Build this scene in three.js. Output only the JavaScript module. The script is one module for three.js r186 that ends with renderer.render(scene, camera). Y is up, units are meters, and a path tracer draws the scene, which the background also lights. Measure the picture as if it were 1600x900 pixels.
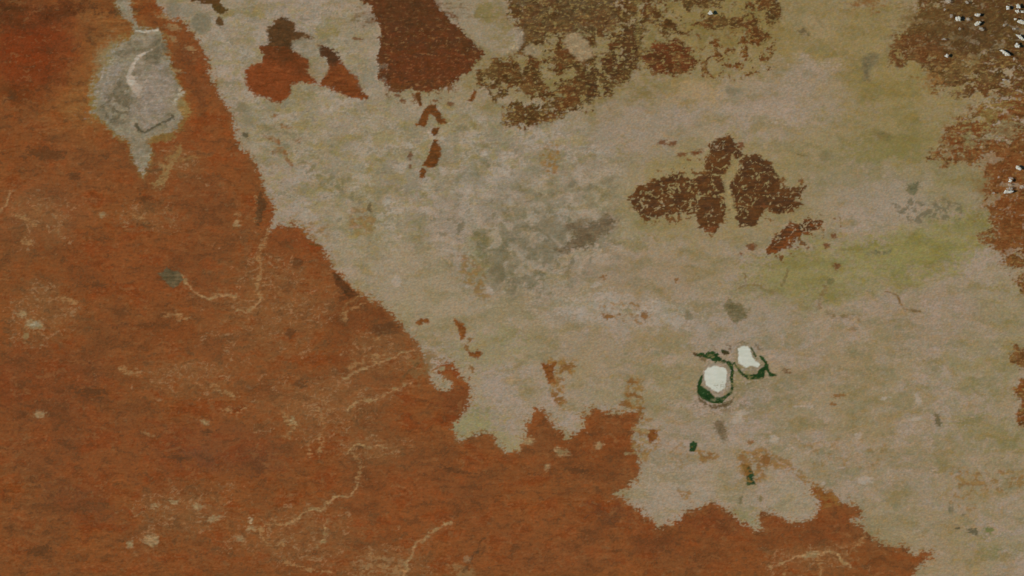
import * as THREE from 'three';
import { Sky } from 'three/addons/objects/Sky.js';

// ---------- camera, sky, sun, exposure ----------
// Map units: 1 unit = 100 m, origin at the north-west corner of the surveyed area (160 km x 90 km).
const U = 100, CX = 800, CY = 450;
const scene = new THREE.Scene();
const camera = new THREE.PerspectiveCamera(15, 16 / 9, 1000, 2.0e6);
camera.up.set(0, 0, -1);
camera.position.set(0, 45000 / Math.tan(THREE.MathUtils.degToRad(7.5)), 0);
camera.lookAt(0, 0, 0);
scene.add(camera);

const sunDir = new THREE.Vector3(-1, 0.98, 0.14).normalize();
const sky = new Sky();
sky.name = 'sky'; sky.scale.setScalar(1.0e6); sky.userData.kind = 'structure';
sky.material.uniforms.sunPosition.value.copy(sunDir);
sky.material.uniforms.turbidity.value = 9;
sky.material.uniforms.rayleigh.value = 0.35;
sky.material.uniforms.mieCoefficient.value = 0.004;
sky.material.uniforms.cloudCoverage.value = 0;
scene.add(sky);
scene.environmentIntensity = 0.26;

const sun = new THREE.DirectionalLight(0xffeac8, 3.85);
sun.name = 'sun';
sun.position.copy(sunDir).multiplyScalar(200000);
sun.castShadow = true;
sun.shadow.mapSize.set(4096, 4096);
Object.assign(sun.shadow.camera, { left: -90000, right: 90000, top: 90000, bottom: -90000, near: 1000, far: 400000 });
scene.add(sun, sun.target);

const renderer = new THREE.WebGLRenderer({ antialias: true });
renderer.toneMapping = THREE.LinearToneMapping;
renderer.toneMappingExposure = 1.0;
renderer.shadowMap.enabled = true;

// ---------- noise ----------
const { smoothstep, clamp, lerp } = THREE.MathUtils;
function hash(ix, iy, s) {
  let h = Math.imul(ix, 374761393) ^ Math.imul(iy, 668265263) ^ Math.imul(s, 1274126177);
  h = Math.imul(h ^ (h >>> 13), 1274126177); h ^= h >>> 16;
  h = Math.imul(h, 2246822519); return ((h ^ (h >>> 15)) >>> 0) / 4294967296;
}
function rng(seed) { let k = 0; return () => hash(++k, 17, seed); }
function gnoise(x, y, s) {
  const ix = Math.floor(x), iy = Math.floor(y), fx = x - ix, fy = y - iy;
  const g = (a, b) => { const t = hash(ix + a, iy + b, s) * 6.2831853; return Math.cos(t) * (fx - a) + Math.sin(t) * (fy - b); };
  const u = fx * fx * fx * (fx * (fx * 6 - 15) + 10), v = fy * fy * fy * (fy * (fy * 6 - 15) + 10);
  const a = g(0, 0), b = g(1, 0), c = g(0, 1), d = g(1, 1);
  return (a + (b - a) * u + (c - a) * v + (a - b - c + d) * u * v) * 1.5;
}
function fbm(x, y, oct, s) { let v = 0, a = 0.55; for (let k = 0; k < oct; k++) { v += a * gnoise(x, y, s + k * 7); x = x * 2.03 + 11.3; y = y * 2.03 - 4.7; a *= 0.55; } return v; }

// ---------- survey grid: 120 m cells over the area, growing wider out to the horizon ----------
function lines(lo, hi, step) {
  const out = [], n = Math.round((hi - lo) / step);
  for (let k = 0; k <= n; k++) out.push(lo + k * step);
  let d = step;
  for (let k = 0, a = lo, b = hi; k < 34; k++) { d *= 1.27; a -= d; b += d; out.unshift(a); out.push(b); }
  return Float64Array.from(out);
}
const XS = lines(-50, 1650, 1.2), YS = lines(-40, 940, 1.2), NX = XS.length, NY = YS.length, N = NX * NY;
const F = () => new Float32Array(N);
const nA = F(), nB = F(), nC = F(), nD = F(), nE = F(), wX = F(), wY = F(), gr = F();
for (let j = 0, i = 0; j < NY; j++) for (let k = 0; k < NX; k++, i++) {
  const x = XS[k], y = YS[j];
  nA[i] = fbm(x / 130, y / 110, 3, 11);
  nB[i] = fbm(x / 42, y / 34, 3, 31);
  nC[i] = fbm(x / 13, y / 10, 3, 51);
  nD[i] = fbm(x / 4.6, y / 3.4, 2, 71);
  nE[i] = fbm(x / 26, y / 3.6, 3, 91);
  wX[i] = fbm(x / 24, y / 24, 4, 111);
  wY[i] = fbm(x / 24, y / 24, 4, 131);
  gr[i] = hash(k, j, 5) - 0.5 + 0.8 * gnoise(x / 5, y / 1.3, 151);
}
function field(sx, sy, oct, seed, warp = 9) {       // one more noise field, its outlines frayed by the warp
  const f = F();
  for (let j = 0, i = 0; j < NY; j++) for (let k = 0; k < NX; k++, i++) f[i] = fbm((XS[k] + wX[i] * warp) / sx, (YS[j] + wY[i] * warp) / sy, oct, seed);
  return f;
}
const nP = field(34, 15, 4, 201), nQ = field(30, 13, 4, 231), nS = field(17, 7, 3, 261), nT = field(60, 26, 4, 291), nV = field(8, 3.2, 3, 321, 5), nW = field(22, 9, 4, 351), nI = field(15, 12, 4, 381, 6), nK = field(30, 22, 3, 411, 14).map((v) => Math.abs(v)), nR = field(44, 26, 4, 441, 14).map((v) => -Math.abs(v)), nR2 = field(24, 13, 4, 471, 12).map((v) => -Math.abs(v));
const mixf = (a, ka, b, kb) => a.map((v, i) => ka * v + kb * b[i]);
const R = F(), G = F(), Bl = F(), H = F(), own = new Uint16Array(N);

// ---------- feature layers ----------
const lin = (hex) => { const c = new THREE.Color(hex); return [c.r, c.g, c.b]; };
const owners = [];                       // { key, name, label, category, kind, group, parent }
const ownerId = {};
function owner(key, o) { ownerId[key] = owners.push({ key, ...o }) - 1; }
function polyDist(pts, x, y) {           // signed distance, positive inside
  let d = 1e18, inside = false;
  for (let i = 0, n = pts.length, j = n - 1; i < n; j = i++) {
    const ax = pts[j][0], ay = pts[j][1], bx = pts[i][0], by = pts[i][1], ex = bx - ax, ey = by - ay;
    const t = Math.max(0, Math.min(1, ((x - ax) * ex + (y - ay) * ey) / (ex * ex + ey * ey + 1e-9)));
    const dx = x - ax - ex * t, dy = y - ay - ey * t, q = dx * dx + dy * dy;
    if (q < d) d = q;
    if ((ay > y) !== (by > y) && x < ex * (y - ay) / ey + ax) inside = !inside;
  }
  return inside ? Math.sqrt(d) : -Math.sqrt(d);
}
function lineDist(pts, w, x, y) {
  let d = 1e18;
  for (let i = 1; i < pts.length; i++) {
    const ax = pts[i - 1][0], ay = pts[i - 1][1], ex = pts[i][0] - ax, ey = pts[i][1] - ay;
    const t = Math.max(0, Math.min(1, ((x - ax) * ex + (y - ay) * ey) / (ex * ex + ey * ey + 1e-9)));
    const wa = (pts[i - 1][2] ?? w), wb = (pts[i][2] ?? w);
    const q = Math.hypot(x - ax - ex * t, y - ay - ey * t) - (wa + (wb - wa) * t) / 2;
    if (q < d) d = q;
  }
  return -d;
}
function lower(arr, v) { let a = 0, b = arr.length; while (a < b) { const m = (a + b) >> 1; if (arr[m] < v) a = m + 1; else b = m; } return a; }
// c, c2: soil colours (mixed by grain noise); o: cover; e: half-width of the edge; wa: meander of the outline; na: raggedness; m: patchiness threshold; h: height in metres; id: the landform it belongs to
function layer(sd, box, { c, c2 = c, o = 1, e = 1.5, wa = 5, na = 2.5, m, ms = 0.12, mf = nC, md = 0.4, mod = 0, h = 0, he = 4, id, on, t = 0 }) {
  const a = lin(c), b = lin(c2), pad = e + wa * 1.4 + na * 2.6 + he;
  const x0 = lower(XS, box[0] - pad), x1 = Math.min(NX, lower(XS, box[2] + pad) + 1), y0 = lower(YS, box[1] - pad), y1 = Math.min(NY, lower(YS, box[3] + pad) + 1);
  const who = id !== undefined ? ownerId[id] : -1;
  for (let j = y0; j < y1; j++) for (let k = x0; k < x1; k++) {
    const i = j * NX + k;
    if (on !== undefined && !on.includes(own[i])) continue;
    const d = sd(XS[k] + wX[i] * wa, YS[j] + wY[i] * wa) + na * (nC[i] * 1.1 + nD[i] * 1.5 + nE[i] * 1.2);
    if (d < -e && d < -he) continue;
    let w = smoothstep(d, -e, e);
    if (m !== undefined) w *= smoothstep(mf[i] + md * nD[i], m - ms, m + ms);
    if (h) H[i] += h * smoothstep(d, -he, he) * (m !== undefined ? w : 1);
    if (w <= 0) continue;
    if (who >= 0 && w > 0.5) own[i] = who;
    w *= o;
    if (mod) w *= clamp(1 - mod + mod * (0.55 + nV[i] * 1.3 + nS[i] * 0.8), 0, 1);
    const mix = clamp(0.5 + t + nB[i] * 0.7 + nE[i] * 1.2 + nC[i] * 0.8, 0, 1);
    R[i] += (a[0] + (b[0] - a[0]) * mix - R[i]) * w;
    G[i] += (a[1] + (b[1] - a[1]) * mix - G[i]) * w;
    Bl[i] += (a[2] + (b[2] - a[2]) * mix - Bl[i]) * w;
  }
}
const pairs = (s) => { const v = s.trim().split(/[\s,]+/).map(Number), o = []; for (let i = 0; i < v.length; i += 2) o.push([v[i], v[i + 1]]); return o; };
const boxOf = (p, r = 0) => [Math.min(...p.map((q) => q[0])) - r, Math.min(...p.map((q) => q[1])) - r, Math.max(...p.map((q) => q[0])) + r, Math.max(...p.map((q) => q[1])) + r];
const P = (s, { grow = 0, ...o }) => { const p = pairs(s); layer((x, y) => polyDist(p, x, y) + grow, boxOf(p, grow), o); };
const L = (s, w, o) => { const p = pairs(s); layer((x, y) => lineDist(p, w, x, y), boxOf(p, w), { wa: 4.5, na: 1.7, e: 1.2, mod: 0.75, ...o }); };
const B = (x, y, rx, ry, a, o) => {
  const ca = Math.cos(a), sa = Math.sin(a), r = Math.max(rx, ry), m = Math.min(rx, ry);
  layer((px, py) => { const u = ((px - x) * ca + (py - y) * sa) / rx, v = (-(px - x) * sa + (py - y) * ca) / ry; return (1 - Math.hypot(u, v)) * m; }, [x - r, y - r, x + r, y + r], o);
};
// broad, feathered stain of soil
const T = (x, y, rx, ry, a, c, o = 0.6, c2) => B(x, y, rx, ry, a, { c, c2, o, e: Math.min(rx, ry) * 0.42, wa: 14 + Math.min(rx, ry) * 0.35, na: 12, mod: 0.5 });

owner('clay', { name: 'clay_plain', kind: 'structure' });
owner('sand', { name: 'sand_plain', kind: 'structure' });
owner('stony', { name: 'stony_upland_terrain', kind: 'structure' });
const thing = (key, name, label, category, group) => owner(key, { name, label, category, group });
const part = (key, parent, name, label) => owner(key, { name, parent, label });
const PLAIN = [0], SAND = [1];

// ----- pale clay plain -----
{
  const c = ['#99886b', '#90815d', '#a2907e', '#877a5b'].map(lin);
  for (let i = 0; i < N; i++) {
    const a = clamp(0.35 + nA[i] * 0.9 + nE[i] * 0.5, 0, 1), b = clamp(0.3 + nB[i] * 0.9 + nE[i] * 0.5 - nA[i] * 0.4, 0, 1), d = clamp(nC[i] * 0.8 + nB[i] * 0.5 - 0.05, 0, 0.6);
    const f = (k) => lerp(lerp(lerp(c[0][k], c[1][k], a * 0.55), c[2][k], b * 0.6), c[3][k], d);
    R[i] = f(0); G[i] = f(1); Bl[i] = f(2);
  }
}
const everywhere = [-60, -60, 1660, 960];
const wash = (c, m, mf, o, on, ms = 0.1) => layer(() => 99, everywhere, { c, m, ms, mf, o, on, e: 1, na: 0, wa: 0, mod: 0.4 });
wash('#857b4b', 0.1, mixf(nP, 0.6, nA, 0.7), 0.4, [0]); wash('#a0907c', 0.1, mixf(nQ, 0.6, nA, -0.7), 0.4, [0]); wash('#787253', 0.3, mixf(nW, 1, nT, 0.6), 0.35, [0]); wash('#9b8a6c', 0.1, nT, 0.4, [0]); wash('#8f7a47', 0.3, nS, 0.25, [0]);
// olive grassland of the north-east
T(1330, 60, 190, 90, 0.1, '#8c7a45', 0.85, '#83713f');
T(1420, 170, 130, 70, -0.2, '#8b7b46', 0.85, '#857440');
T(1130, 70, 120, 60, 0, '#8c7a47', 0.85, '#80713f');
T(1330, 230, 150, 50, -0.2, '#8a7c52', 0.7);
T(1440, 240, 90, 50, 0, '#81743f', 0.6);
T(900, 90, 180, 90, 0.1, '#887846', 0.95, '#786839'); T(1120, 20, 150, 50, 0, '#87753f', 0.9, '#7d6b3c');
T(1500, 290, 70, 50, 0, '#857a4e', 0.75);
T(1120, 330, 160, 70, 0, '#8c7c50', 0.6);
T(1080, 270, 70, 40, 0, '#8a7d50', 0.55);
// green herb cover to the east
T(1330, 422, 160, 46, -0.15, '#827a44', 0.9, '#878049');
T(1470, 375, 115, 38, -0.25, '#827a44', 0.9, '#878046');
T(1240, 430, 60, 40, 0, '#847b48', 0.7);
T(1550, 520, 60, 80, 0.2, '#857c49', 0.6);
T(1545, 680, 65, 30, 0.1, '#7f7844', 0.8);
T(1500, 580, 35, 45, 0, '#857d4e', 0.6);
T(1560, 850, 70, 14, -0.05, '#7d7847', 0.75);
T(1500, 720, 90, 50, 0, '#8a7a50', 0.6);
T(1480, 860, 60, 60, 0, '#917b4a', 0.6);
T(1540, 600, 20, 40, 0.2, '#82794a', 0.5);
// grey and pinkish silt
T(1250, 115, 50, 24, 0, '#9a8a72', 0.85); T(1260, 32, 45, 18, 0.4, '#94845f', 0.7); T(1180, 150, 60, 20, 0, '#938369', 0.6); T(1080, 140, 45, 24, 0, '#9a8459', 0.75);
T(930, 230, 170, 50, -0.2, '#97876c', 0.75, '#8f8066'); T(870, 200, 70, 40, 0, '#94866c', 0.7); T(650, 200, 120, 50, 0.2, '#93855f', 0.6);
T(470, 200, 60, 50, 0.3, '#94865e', 0.6); T(540, 70, 50, 50, 0.5, '#948665', 0.8); T(370, 60, 30, 60, -0.4, '#93866a', 0.8); T(385, 190, 16, 50, -0.4, '#8b7d60', 0.7);
T(760, 300, 70, 50, 0, '#958870', 0.7); T(830, 265, 60, 25, 0, '#8f8566', 0.6); T(660, 260, 50, 40, 0.3, '#8d8163', 0.6); T(560, 330, 70, 60, 0.6, '#938459', 0.6);
T(620, 420, 110, 60, 0.6, '#968763', 0.75); T(720, 480, 80, 50, 0.5, '#978869', 0.75); T(720, 600, 40, 30, 0.4, '#988964', 0.7);
T(820, 390, 110, 44, -0.4, '#867c5c', 0.6, '#7f7655'); P('720,380 780,350 850,330 900,340 890,400 860,420 870,455 800,460 770,440 750,400', { c: '#6f684a', c2: '#7c7355', o: 0.8, e: 14, wa: 14, na: 8, m: 0.04, ms: 0.16, mf: mixf(nI, 0.7, nB, 0.8) }); T(760, 390, 40, 40, 0, '#827953', 0.6); 
T(850, 330, 50, 25, -0.1, '#827a5c', 0.6); T(795, 405, 26, 34, 0.2, '#726a48', 0.6, '#7b7350'); T(830, 435, 44, 12, 0.2, '#746d4a', 0.6); T(745, 420, 22, 34, -0.2, '#827948', 0.7); T(770, 270, 40, 34, 0, '#9c907a', 0.7); T(870, 335, 22, 18, 0, '#9a8f7a', 0.6); T(725, 300, 24, 30, 0, '#938a74', 0.6); T(920, 300, 60, 22, 0, '#8a7f62', 0.6); T(985, 350, 40, 24, 0.1, '#857c4e', 0.6);
T(960, 490, 110, 24, -0.05, '#9c8e74', 0.85, '#94866c'); T(910, 480, 60, 12, 0, '#a09279', 0.7); T(1060, 500, 60, 30, 0.2, '#96876c', 0.6); T(1110, 520, 50, 28, 0, '#9a8b75', 0.8);
T(1010, 430, 110, 34, 0, '#8f7d5c', 0.75); T(1020, 540, 50, 30, -0.2, '#877748', 0.7); T(760, 545, 60, 26, -0.2, '#877f4e', 0.6); T(930, 560, 60, 40, 0, '#917f5b', 0.7);
T(730, 665, 40, 22, -0.2, '#86834e', 0.7); T(790, 695, 32, 12, 0.2, '#8a8452', 0.6); T(960, 620, 40, 20, 0, '#8d805a', 0.6);
T(1180, 650, 60, 30, -0.2, '#968772', 0.75); T(1200, 610, 60, 12, -0.35, '#938671', 0.7); T(1060, 690, 50, 50, 0, '#93836a', 0.6); T(1060, 770, 70, 30, 0.1, '#9a8b70', 0.85);
T(1240, 780, 40, 28, 0, '#988a6a', 0.8); T(1170, 810, 22, 14, 0.4, '#86835c', 0.7); T(1290, 560, 90, 40, 0, '#907d5b', 0.6); T(1330, 640, 110, 50, 0, '#93825f', 0.6, '#8a7a52');
T(1450, 500, 100, 45, 0.1, '#96846a', 0.75); T(1480, 480, 40, 25, 0.2, '#98876f', 0.7); T(1400, 310, 60, 45, 0.3, '#94876c', 0.8); T(1310, 300, 60, 30, 0, '#8f8160', 0.6);
T(1360, 740, 90, 40, 0, '#95846a', 0.6); T(1420, 820, 80, 40, 0, '#93835f', 0.6); T(1520, 790, 50, 40, 0, '#917f55', 0.6); T(1210, 500, 60, 40, 0, '#8d8062', 0.6);
T(1350, 690, 80, 22, 0, '#8f7a50', 0.5); T(1220, 690, 60, 14, -0.1, '#9a8a74', 0.6);

const nU = mixf(nB, 0.9, nI, 0.55);
const mott = (pts, c, c2, m, mf, o, e = 30) => P(pts, { c, c2, o, e, wa: 20, na: 10, m, ms: 0.12, mf, mod: 0.3 });
const greyTract = '560,260 640,200 760,190 900,230 980,280 970,400 900,450 800,470 700,420 600,360', north = '250,0 560,0 590,150 900,190 980,240 700,300 600,420 430,330 360,160', east = '1000,450 1200,500 1400,460 1600,480 1600,900 1480,880 1300,750 1050,700 980,560';
mott(greyTract, '#827964', '#8a8064', 0.05, nU, 0.5); mott(greyTract, '#a2947b', '#a69a82', 0.14, mixf(nU, -1, nS, 0.3), 0.55); mott(greyTract, '#6a634a', '#756c50', 0.34, mixf(nI, 1, nS, 0.4), 0.6); mott('740,380 850,330 970,340 960,400 880,430 800,470 740,440', '#6f664a', '#7a7054', 0.06, mixf(nU, 1, nA, 0.4), 0.5, 24);
mott(north, '#857e66', '#8c8364', 0.12, nU, 0.6); mott(north, '#9f947d', '#a5987f', 0.12, mixf(nU, -1, nQ, 0.3), 0.65); mott(north, '#8f8150', '#95854f', 0.2, mixf(nP, 1, nI, 0.4), 0.55); mott(north, '#6f6850', '#787058', 0.36, mixf(nI, -1, nS, 0.4), 0.6);
mott(east, '#9f8d77', '#a39079', 0.08, nU, 0.5); mott(east, '#8e7b4e', '#8a7a50', 0.12, mixf(nP, -1, nI, 0.4), 0.5); mott(east, '#7f7957', '#857c54', 0.22, mixf(nQ, 1, nI, 0.4), 0.5);
L('430,200 470,245 505,275 540,300 585,335', 34, { c: '#6c664c', o: 0.75, e: 12, wa: 14, na: 8, m: 0.14, mf: nI });
P('870,470 950,455 1070,480 1110,520 1060,515 960,505 880,490', { c: '#a69a84', c2: '#9c907a', o: 0.8, e: 8, wa: 14, na: 8, m: -0.08, mf: nU });
P('1080,500 1210,490 1260,530 1220,560 1090,540', { c: '#9e907c', c2: '#94866c', o: 0.7, e: 10, wa: 14, na: 8, m: -0.05, mf: nU });

// sparser or denser plant litter: shifts the soil colour that is there
function litter([r, g, b], m, mf, on, ms = 0.1) {
  for (let i = 0; i < N; i++) if (on.includes(own[i])) {
    const w = smoothstep(mf[i] + 0.3 * nD[i], m - ms, m + ms) * clamp(0.75 + nV[i], 0.3, 1);
    if (w > 0) { R[i] *= 1 + (r - 1) * w; G[i] *= 1 + (g - 1) * w; Bl[i] *= 1 + (b - 1) * w; }
  }
}
litter([0.91, 0.92, 0.84], 0.14, mixf(nT, 1, nA, 0.6), [0]); litter([1.07, 1.06, 1.08], 0.14, mixf(nT, -1, nA, 0.5), [0]); litter([0.86, 0.89, 0.86], 0.26, mixf(nS, -1, nT, 0.8), [0]);
litter([1.1, 1.09, 1.11], 0.36, mixf(nV, 1, nT, 0.8), [0]); litter([0.86, 0.89, 0.8], 0.36, mixf(nV, -1, nT, 0.8), [0]); litter([1.0, 0.93, 0.78], 0.3, mixf(nQ, -1, nT, 0.6), [0]);

// ----- red sand plain of the south-west -----
const sandEdge = `-6000,-6000 320,-6000 262,-500 228,-60 240,0 256,24 285,33 305,55 317,80 328,110 333,130 345,155 362,178 367,205 372,228 385,240 400,256 407,275 411,290 418,305 424,322 426,342
 421,362 430,357 438,350 450,349 462,351 472,356 481,367 492,378 500,385 510,402 517,415 535,432 553,450 570,462 590,475 605,485 618,495 628,510 640,523 652,540 660,555 668,580 675,597 685,605 700,609 708,607
 703,596 694,590 686,583 682,574 688,566 702,566 712,576 722,588 731,598 736,612 733,630 728,642 716,653 708,662 705,673 713,687 727,690 742,680 764,677 776,694 788,703 802,708 814,702 818,688 823,668 829,648
 840,635 852,641 859,656 871,669 881,682 890,687 899,676 908,671 918,674 910,662 911,650 922,639 934,636 945,644 958,648 975,645 990,640 1001,637 1002,655 992,668 988,690 997,712 999,733 994,748
 984,757 970,765 954,774 975,780 990,793 1010,805 1021,816 1031,828 1042,822 1060,818 1072,800 1095,792 1110,786 1130,795 1150,810 1165,821 1178,828 1188,825 1190,806 1200,802 1225,812 1255,820
 1270,812 1282,795 1278,780 1269,766 1264,757 1285,763 1300,775 1310,787 1335,790 1348,797 1345,808 1330,813 1340,821 1360,835 1370,846 1386,855 1415,857 1430,868 1456,862 1458,868 1440,880
 1430,890 1425,902 1440,960 1560,1200 2500,2200 3000,6000 -6000,6000`;
P(sandEdge, { c: '#8c7643', o: 0.7, e: 6, wa: 7, na: 4, mod: 0.5 });                                  // ochre contact of clay and sand
P(sandEdge, { c: '#784520', c2: '#855027', e: 2.6, wa: 7, na: 5.5, h: 35, he: 7, id: 'sand' });
{ const p = pairs(sandEdge), near = [-60, -60, 1500, 960];
  layer((x, y) => polyDist(p, x, y) + 8, near, { c: '#7a4c24', c2: '#866034', o: 0.85, e: 4, wa: 8, na: 5, m: 0.24, ms: 0.12, mf: nV, on: [0] });
  layer((x, y) => 7 - polyDist(p, x, y), near, { c: '#8b7748', c2: '#85633a', o: 0.7, e: 4, wa: 8, na: 5, m: 0.28, ms: 0.12, mf: nV.map((v) => -v), on: [1] }); }
{
  const s = (x, y, rx, ry, a, c, o = 0.55, c2) => B(x, y, rx, ry, a, { c, c2, o, e: Math.min(rx, ry) * 0.5, wa: 20, na: 10, mod: 0.3, on: [1] });
  wash('#85542b', 0.08, nT, 0.6, [1]); wash('#6d3f1f', 0.14, mixf(nP, 0.7, nA, 0.6), 0.4, [1]); wash('#864f25', 0.12, mixf(nQ, 0.7, nA, -0.6), 0.4, [1]); wash('#74391a', 0.16, nT.map((v, i) => -v + 0.3 * nC[i]), 0.55, [1]); wash('#875a30', 0.05, nA, 0.45, [1]);
  s(148, 110, 66, 110, 0.22, '#875629', 0.95, '#8c6233'); s(150, 250, 120, 50, 0, '#80502a', 0.6); s(60, 80, 70, 60, 0, '#74391c', 0.7, '#7c3f1e'); s(60, 40, 70, 40, 0, '#6d381d', 0.5);
  s(15, 18, 30, 26, 0, '#472e18', 0.9, '#5d351b'); s(95, 16, 44, 13, -0.15, '#4a2f19', 0.9, '#66381c'); s(45, 95, 60, 50, 0, '#743618', 0.7); s(25, 150, 30, 18, 0.2, '#553319', 0.6); s(170, 10, 30, 10, 0, '#5e371c', 0.6);
  s(350, 170, 20, 50, -0.35, '#7e4a25', 0.6); s(300, 100, 22, 60, -0.2, '#724222', 0.6, '#7e4c2a'); s(280, 220, 60, 34, 0, '#7a4624', 0.5); s(330, 250, 50, 40, 0, '#844c25', 0.5);
  s(60, 330, 80, 40, 0, '#855530', 0.6); s(40, 440, 60, 60, 0, '#7c5029', 0.4); s(220, 420, 120, 50, 0.1, '#7e4824', 0.5); s(60, 600, 110, 60, 0, '#734123', 0.5, '#6a3d22');
  s(330, 560, 100, 40, 0, '#83522b', 0.5); s(420, 580, 60, 40, 0, '#7c4e28', 0.5); s(300, 330, 70, 40, 0, '#7c4b27', 0.5); s(500, 620, 120, 30, -0.25, '#875a32', 0.45);
  s(150, 700, 140, 50, 0, '#7b4826', 0.5); s(350, 700, 100, 40, 0, '#76472a', 0.5, '#6b4227'); s(130, 790, 60, 26, 0.4, '#683f24', 0.6); s(310, 712, 34, 12, 0.1, '#61402a', 0.5);
  s(650, 780, 120, 60, 0, '#824b25', 0.5); s(850, 850, 140, 50, 0, '#7f4d28', 0.5); s(930, 700, 70, 40, 0, '#78441f', 0.5); s(1100, 850, 120, 40, 0, '#7a4823', 0.5); s(950, 802, 32, 14, 0.15, '#5e3d25', 0.6);
  s(1110, 815, 40, 16, 0.2, '#683a20', 0.55); s(710, 630, 30, 24, 0, '#63391f', 0.6); s(560, 500, 50, 40, 0.5, '#70401f', 0.5); s(460, 400, 50, 50, 0, '#784422', 0.5); s(450, 365, 40, 20, 0.5, '#79401f', 0.5);
  s(520, 870, 130, 40, 0, '#7b4a26', 0.4); s(1020, 850, 34, 20, 0, '#6a3e22', 0.5); s(1270, 820, 60, 30, 0, '#704222', 0.5); s(1370, 870, 50, 20, 0, '#744620', 0.5); s(570, 560, 60, 16, 0, '#6d3f20', 0.5);
  s(400, 720, 24, 16, 0, '#5f3d24', 0.5); s(110, 700, 20, 20, 0, '#674427', 0.5); s(250, 760, 40, 30, 0, '#764323', 0.4); s(240, 520, 60, 20, 0, '#74421f', 0.5);
  litter([0.87, 0.86, 0.88], 0.12, mixf(nT, 1, nB, 0.6), [1]); litter([1.08, 1.14, 1.18], 0.12, mixf(nT, -1, nA, 0.8), [1]); litter([0.84, 0.85, 0.9], 0.28, mixf(nW, 1, nT, -0.7), [1]); litter([1.04, 0.9, 0.8], 0.2, mixf(nT, -1, nB, -0.6), [1]);
  litter([0.84, 0.84, 0.88], 0.16, mixf(nA, 1, nT, 0.6), [1], 0.2); litter([1.12, 1.16, 1.16], 0.16, mixf(nA, -1, nT, 0.6), [1], 0.2);
  const tract = F();
  for (const [x, y, rx, ry] of [[430, 480, 110, 110], [500, 640, 110, 70], [470, 840, 130, 60], [600, 550, 80, 45], [70, 490, 70, 60], [290, 800, 110, 50], [60, 340, 60, 50], [600, 880, 90, 40], [280, 250, 60, 30], [1270, 875, 90, 30], [230, 340, 60, 30], [300, 590, 110, 40], [580, 700, 60, 30]])
    for (let j = lower(YS, y - 2 * ry); j < lower(YS, y + 2 * ry); j++) for (let k = lower(XS, x - 2 * rx); k < lower(XS, x + 2 * rx); k++) tract[j * NX + k] = Math.max(tract[j * NX + k], Math.exp(-(((XS[k] - x) / rx) ** 2) - ((YS[j] - y) / ry) ** 2));
  const veins = (v, lim, c, o, k) => layer(() => 99, everywhere, { c, o, e: 1, na: 0, wa: 0, m: -lim, ms: lim * 0.9, mf: v.map((q, i) => q - Math.max(0, k - tract[i] - 0.9 * nB[i]) * 0.8 - 0.4 * nD[i] + 0.1 * nV[i]), on: [1] });
  wash('#866036', 0.62, tract.map((v, i) => v + 0.9 * nW[i]), 0.5, [1], 0.2);
  veins(nR, 0.026, '#96724a', 0.7, 0.6); veins(nR2, 0.026, '#936f46', 0.6, 0.75); veins(nR2.map((v, i) => v - 0.02 + 0.05 * nC[i]), 0.03, '#563a22', 0.5, 0.9);
  // dry herbage in ragged tufts, thicker in some tracts than in others
  wash('#5c3d22', 0.3, nW.map((v, i) => v + 0.5 * nT[i]), 0.55, [1]); wash('#8b6439', 0.42, nS.map((v, i) => v - 0.6 * nT[i]), 0.4, [1]); wash('#8d6840', 0.62, nV.map((v, i) => v + 0.8 * nQ[i]), 0.35, [1]); wash('#553820', 0.55, nV.map((v, i) => -v + 0.8 * nP[i]), 0.35, [1]);
}

// ----- stony uplands -----
const upland = { c: '#4d3a20', c2: '#624322', e: 5, wa: 18, na: 6, h: 45, he: 6, id: 'stony' };
P('745,110 760,100 790,88 805,70 800,40 775,-60 1030,-60 1020,20 1005,70 985,95 1000,112 985,118 960,135 950,150 935,150 920,165 895,180 880,190 850,185 830,200 800,205 790,190 780,165 765,150 752,135', { ...upland, m: -0.13, mf: nU, ms: 0.1 });
P('800,-60 970,-60 965,40 900,62 850,62 812,58', { ...upland, h: 0, c: '#57442a', c2: '#655030', o: 0.9, m: -0.3, mf: nP });
P('905,118 935,98 975,60 985,30 1010,50 1000,80 990,105 960,125 950,150 925,160', { ...upland, h: 0, c: '#493520', c2: '#573b20', m: -0.2, mf: nI });
L('1000,-20 992,20 996,55 1003,80 1000,98', 7, { c: '#8a7a48', e: 2, wa: 10, na: 4 }); L('1215,-10 1214,20 1226,38', 5, { c: '#94845f', e: 2, wa: 5 });
P('1000,86 1030,66 1060,63 1080,80 1086,95 1080,113 1050,117 1020,115 1005,101', { ...upland, c: '#593720', c2: '#683c20', wa: 7, e: 2 });
P('1005,-60 1240,-60 1215,30 1195,60 1170,60 1150,40 1120,45 1100,40 1060,60 1020,45', { ...upland, m: -0.05, mf: nU, ms: 0.1 });
P('1088,60 1210,55 1205,110 1150,125 1090,115', { ...upland, c: '#644020', c2: '#70461f', m: 0.12, mf: nI });
P('1388,98 1400,62 1425,42 1440,-60 1700,-60 1700,142 1600,140 1570,150 1520,150 1500,150 1480,140 1460,140 1453,112 1425,104', { ...upland, c: '#59401f', c2: '#65472a', m: -0.24, mf: nQ });
P('1452,252 1470,226 1488,205 1490,186 1512,172 1545,158 1600,140 1700,140 1700,430 1600,424 1580,420 1568,410 1556,396 1545,379 1532,376 1541,356 1546,330 1540,300 1543,250 1510,250 1480,252', { ...upland, c: '#6e421f', c2: '#79522b', m: -0.22, mf: nP });
P('1576,430 1588,438 1600,436 1700,430 1700,470 1600,455 1588,450', { ...upland, c: '#74451f', c2: '#7a5228' });
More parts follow.
